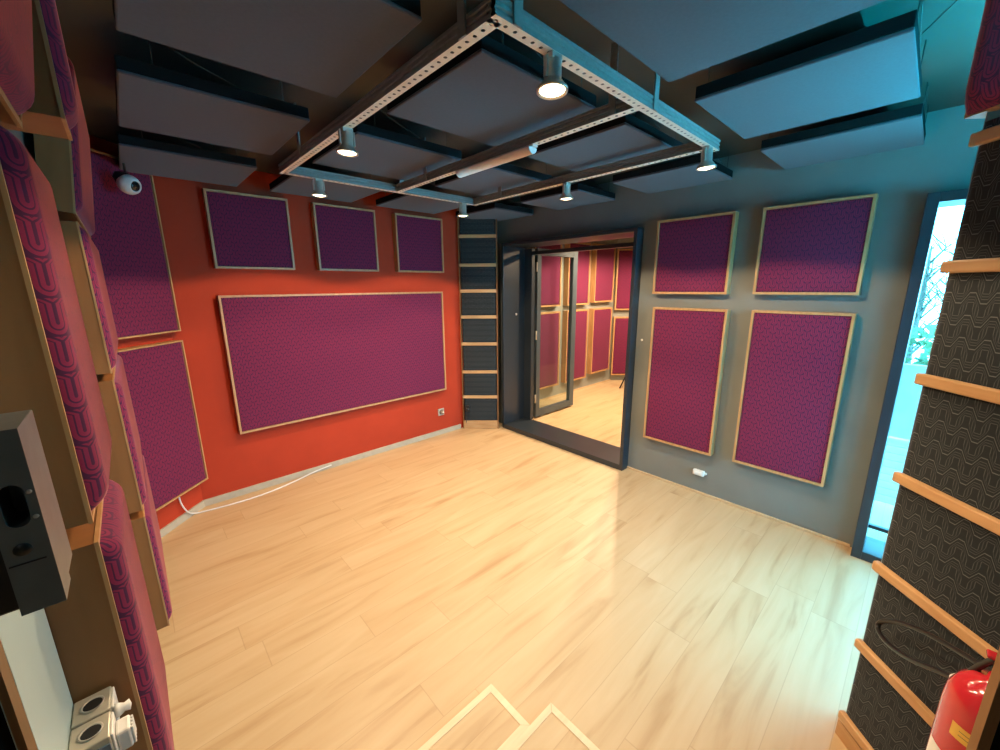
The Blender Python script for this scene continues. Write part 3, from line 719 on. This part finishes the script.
# fire extinguisher on the near wall
ex = empty('fire_extinguisher', (1.20, -.222, .175), 'red fire extinguisher with a black hose hung on the near right wall', 'fire extinguisher')
q = MB(); q.lathe([(.060, 0), (.068, .006), (.070, .02), (.070, .49), (.067, .515), (.057, .540), (.040, .558), (.022, .566), (.020, .578), (.001, .580)], 36); cy = q.build('cylinder', 'exred', ex)
def wrap(z0, z1, a0, a1, r=.0706, tilt=0.0):
    mb = MB(); n_ = 14; vs = []
    for z in (z0, z1):
        for k in range(n_ + 1): a_ = a0 + (a1 - a0) * k / n_; vs.append((r * math.cos(a_), r * math.sin(a_), z))
    mb.add(vs, [(k, k + 1, n_ + 2 + k, n_ + 1 + k) for k in range(n_)], True); return mb
wrap(.432, .466, 2.30, 3.5).build('yellow_label', 'yellow', cy)
wrap(.18, .375, 1.7, 3.5).build('white_label', 'dwhite', cy)
for k in range(2): wrap(.444 + k * .010, .4455 + k * .010, 2.5, 3.15, .0709).build('print_line', 'bark', cy)
q = MB(); q.tube([(0, 0, .575), (0, 0, .615)], .017, 16); q.tube([(-.02, 0, .598), (.02, 0, .598)], .011, 12); vv = q.build('valve', 'chrome', ex)
q = MB(); q.box((-.012, -.06, .618), (.012, .03, .626), .003); q.build('lever', 'exred', vv)
q = MB(); q.box((-.012, -.055, .602), (.012, -.010, .608), .002); q.build('carry_handle', 'exred', vv)
q = MB(); q.lathe([(.013, 0), (.013, .018), (.010, .02)], 16, Matrix.Translation((.0, -.012, .60)) @ Matrix.Rotation(PI / 2, 4, 'X')); q.build('pressure_gauge', 'dwhite', vv)
q = MB(); q.box((-.02, -.104, .25), (.02, -.068, .30)); q.build('wall_bracket', 'black', ex)
hp = [(1.20, -.205, .79), (1.215, -.195, .76), (1.235, -.180, .700), (1.246, -.172, .672), (1.280, -.150, .648), (1.353, -.107, .590), (1.433, -.067, .548), (1.499, -.041, .534), (1.515, -.042, .556), (1.475, -.075, .606), (1.407, -.123, .653), (1.324, -.176, .692), (1.264, -.206, .719), (1.22, -.235, .74)]
hp = [Vector(p) - Vector((1.20, -.222, .175)) for p in hp]
q = MB(); q.tube(chaikin(hp, 3), .0062, 12); hs = q.build('hose', 'rubber', ex)
q = MB(); q.tube([hp[2] * .6 + hp[3] * .4, hp[3], hp[3] * .85 + hp[4] * .15], [.0095, .011, .0095], 14); q.build('hose_ferrule', 'dwhite', hs)

# ------------------------------------------------------------------ lamps of the next room, daylight, camera
for x, y, wh in ((4.5, 2.5, 'middle'), (5.4, 2.3, 'farthest'), (3.9, 2.0, 'nearest')):
    root, m = make_spot((x, y, 2.20), (0, .2, -1), wh + ' spotlight of the three on the ceiling of the next room', 'spotlights of the next room')
    L = bpy.data.lights.new('spot_beam', 'SPOT'); L.energy = 190; L.color = (1, .72, .45); L.spot_size = math.radians(150); L.spot_blend = .4; L.shadow_soft_size = .03
    o = bpy.data.objects.new('spot_beam', L); C.objects.link(o); o.parent = root; o.matrix_local = m @ Matrix.Translation((0, 0, -.066))
cl_ = empty('ceiling_light', (-.75, -.75, ZC), 'round ceiling lamp in the lobby behind the entry', 'ceiling lamp')
q = MB(); q.lathe([(.15, 0), (.15, -.03), (.14, -.035)], 32); q.build('housing', 'dwhite', cl_)
q = MB(); q.lathe([(.138, -.034), (.10, -.045), (.001, -.05)], 32); q.build('diffuser', emis('lobby_lamp_glow', (.80, .95, 1), 9.0), cl_)
wd = bpy.data.worlds.new('World'); sc.world = wd; wd.use_nodes = True
bg = wd.node_tree.nodes['Background']; bg.inputs[0].default_value = (.15, .70, 1.12, 1); bg.inputs[1].default_value = 22.0
def portal(loc, rot, sx, sy):
    L = bpy.data.lights.new('window_daylight', 'AREA'); L.shape = 'RECTANGLE'; L.size = sx; L.size_y = sy; L.cycles.is_portal = True
    o = bpy.data.objects.new('window_daylight', L); C.objects.link(o); o.location = loc; o.rotation_euler = rot
portal(((NX0 + NX1) / 2, YN - .14, 1.0), (-PI / 2, 0, PI), NX1 - NX0, 1.9)
portal((3.10, -.10, 1.0), (PI / 2, 0, PI / 2), .34, 1.9)
cam = bpy.data.cameras.new('Camera'); co = bpy.data.objects.new('Camera', cam); C.objects.link(co)
yaw, pit, rol = -.0369, .2214, -.0073
F = Vector((math.sin(yaw) * math.cos(pit), math.cos(yaw) * math.cos(pit), -math.sin(pit))); Rt = Vector((math.cos(yaw), -math.sin(yaw), 0)); U = Rt.cross(F)
r2 = Rt * math.cos(rol) + U * math.sin(rol); u2 = -Rt * math.sin(rol) + U * math.cos(rol)
W = lambda v: Vector((v.x * S2 + v.y * S2, -v.x * S2 + v.y * S2, v.z))
r2, u2, F = W(r2), W(u2), W(F)
mt = Matrix((r2, u2, -F)).transposed().to_4x4(); mt.translation = (0, 0, 1.55); co.matrix_world = mt
cam.sensor_width = 36; cam.lens = 395.83 * 36 / 1000; cam.clip_start = .02
sc.camera = co
vs_ = sc.view_settings; vs_.view_transform = 'Standard'; vs_.look = 'None'; vs_.gamma = 1; vs_.use_curve_mapping = False; vs_.exposure = 0
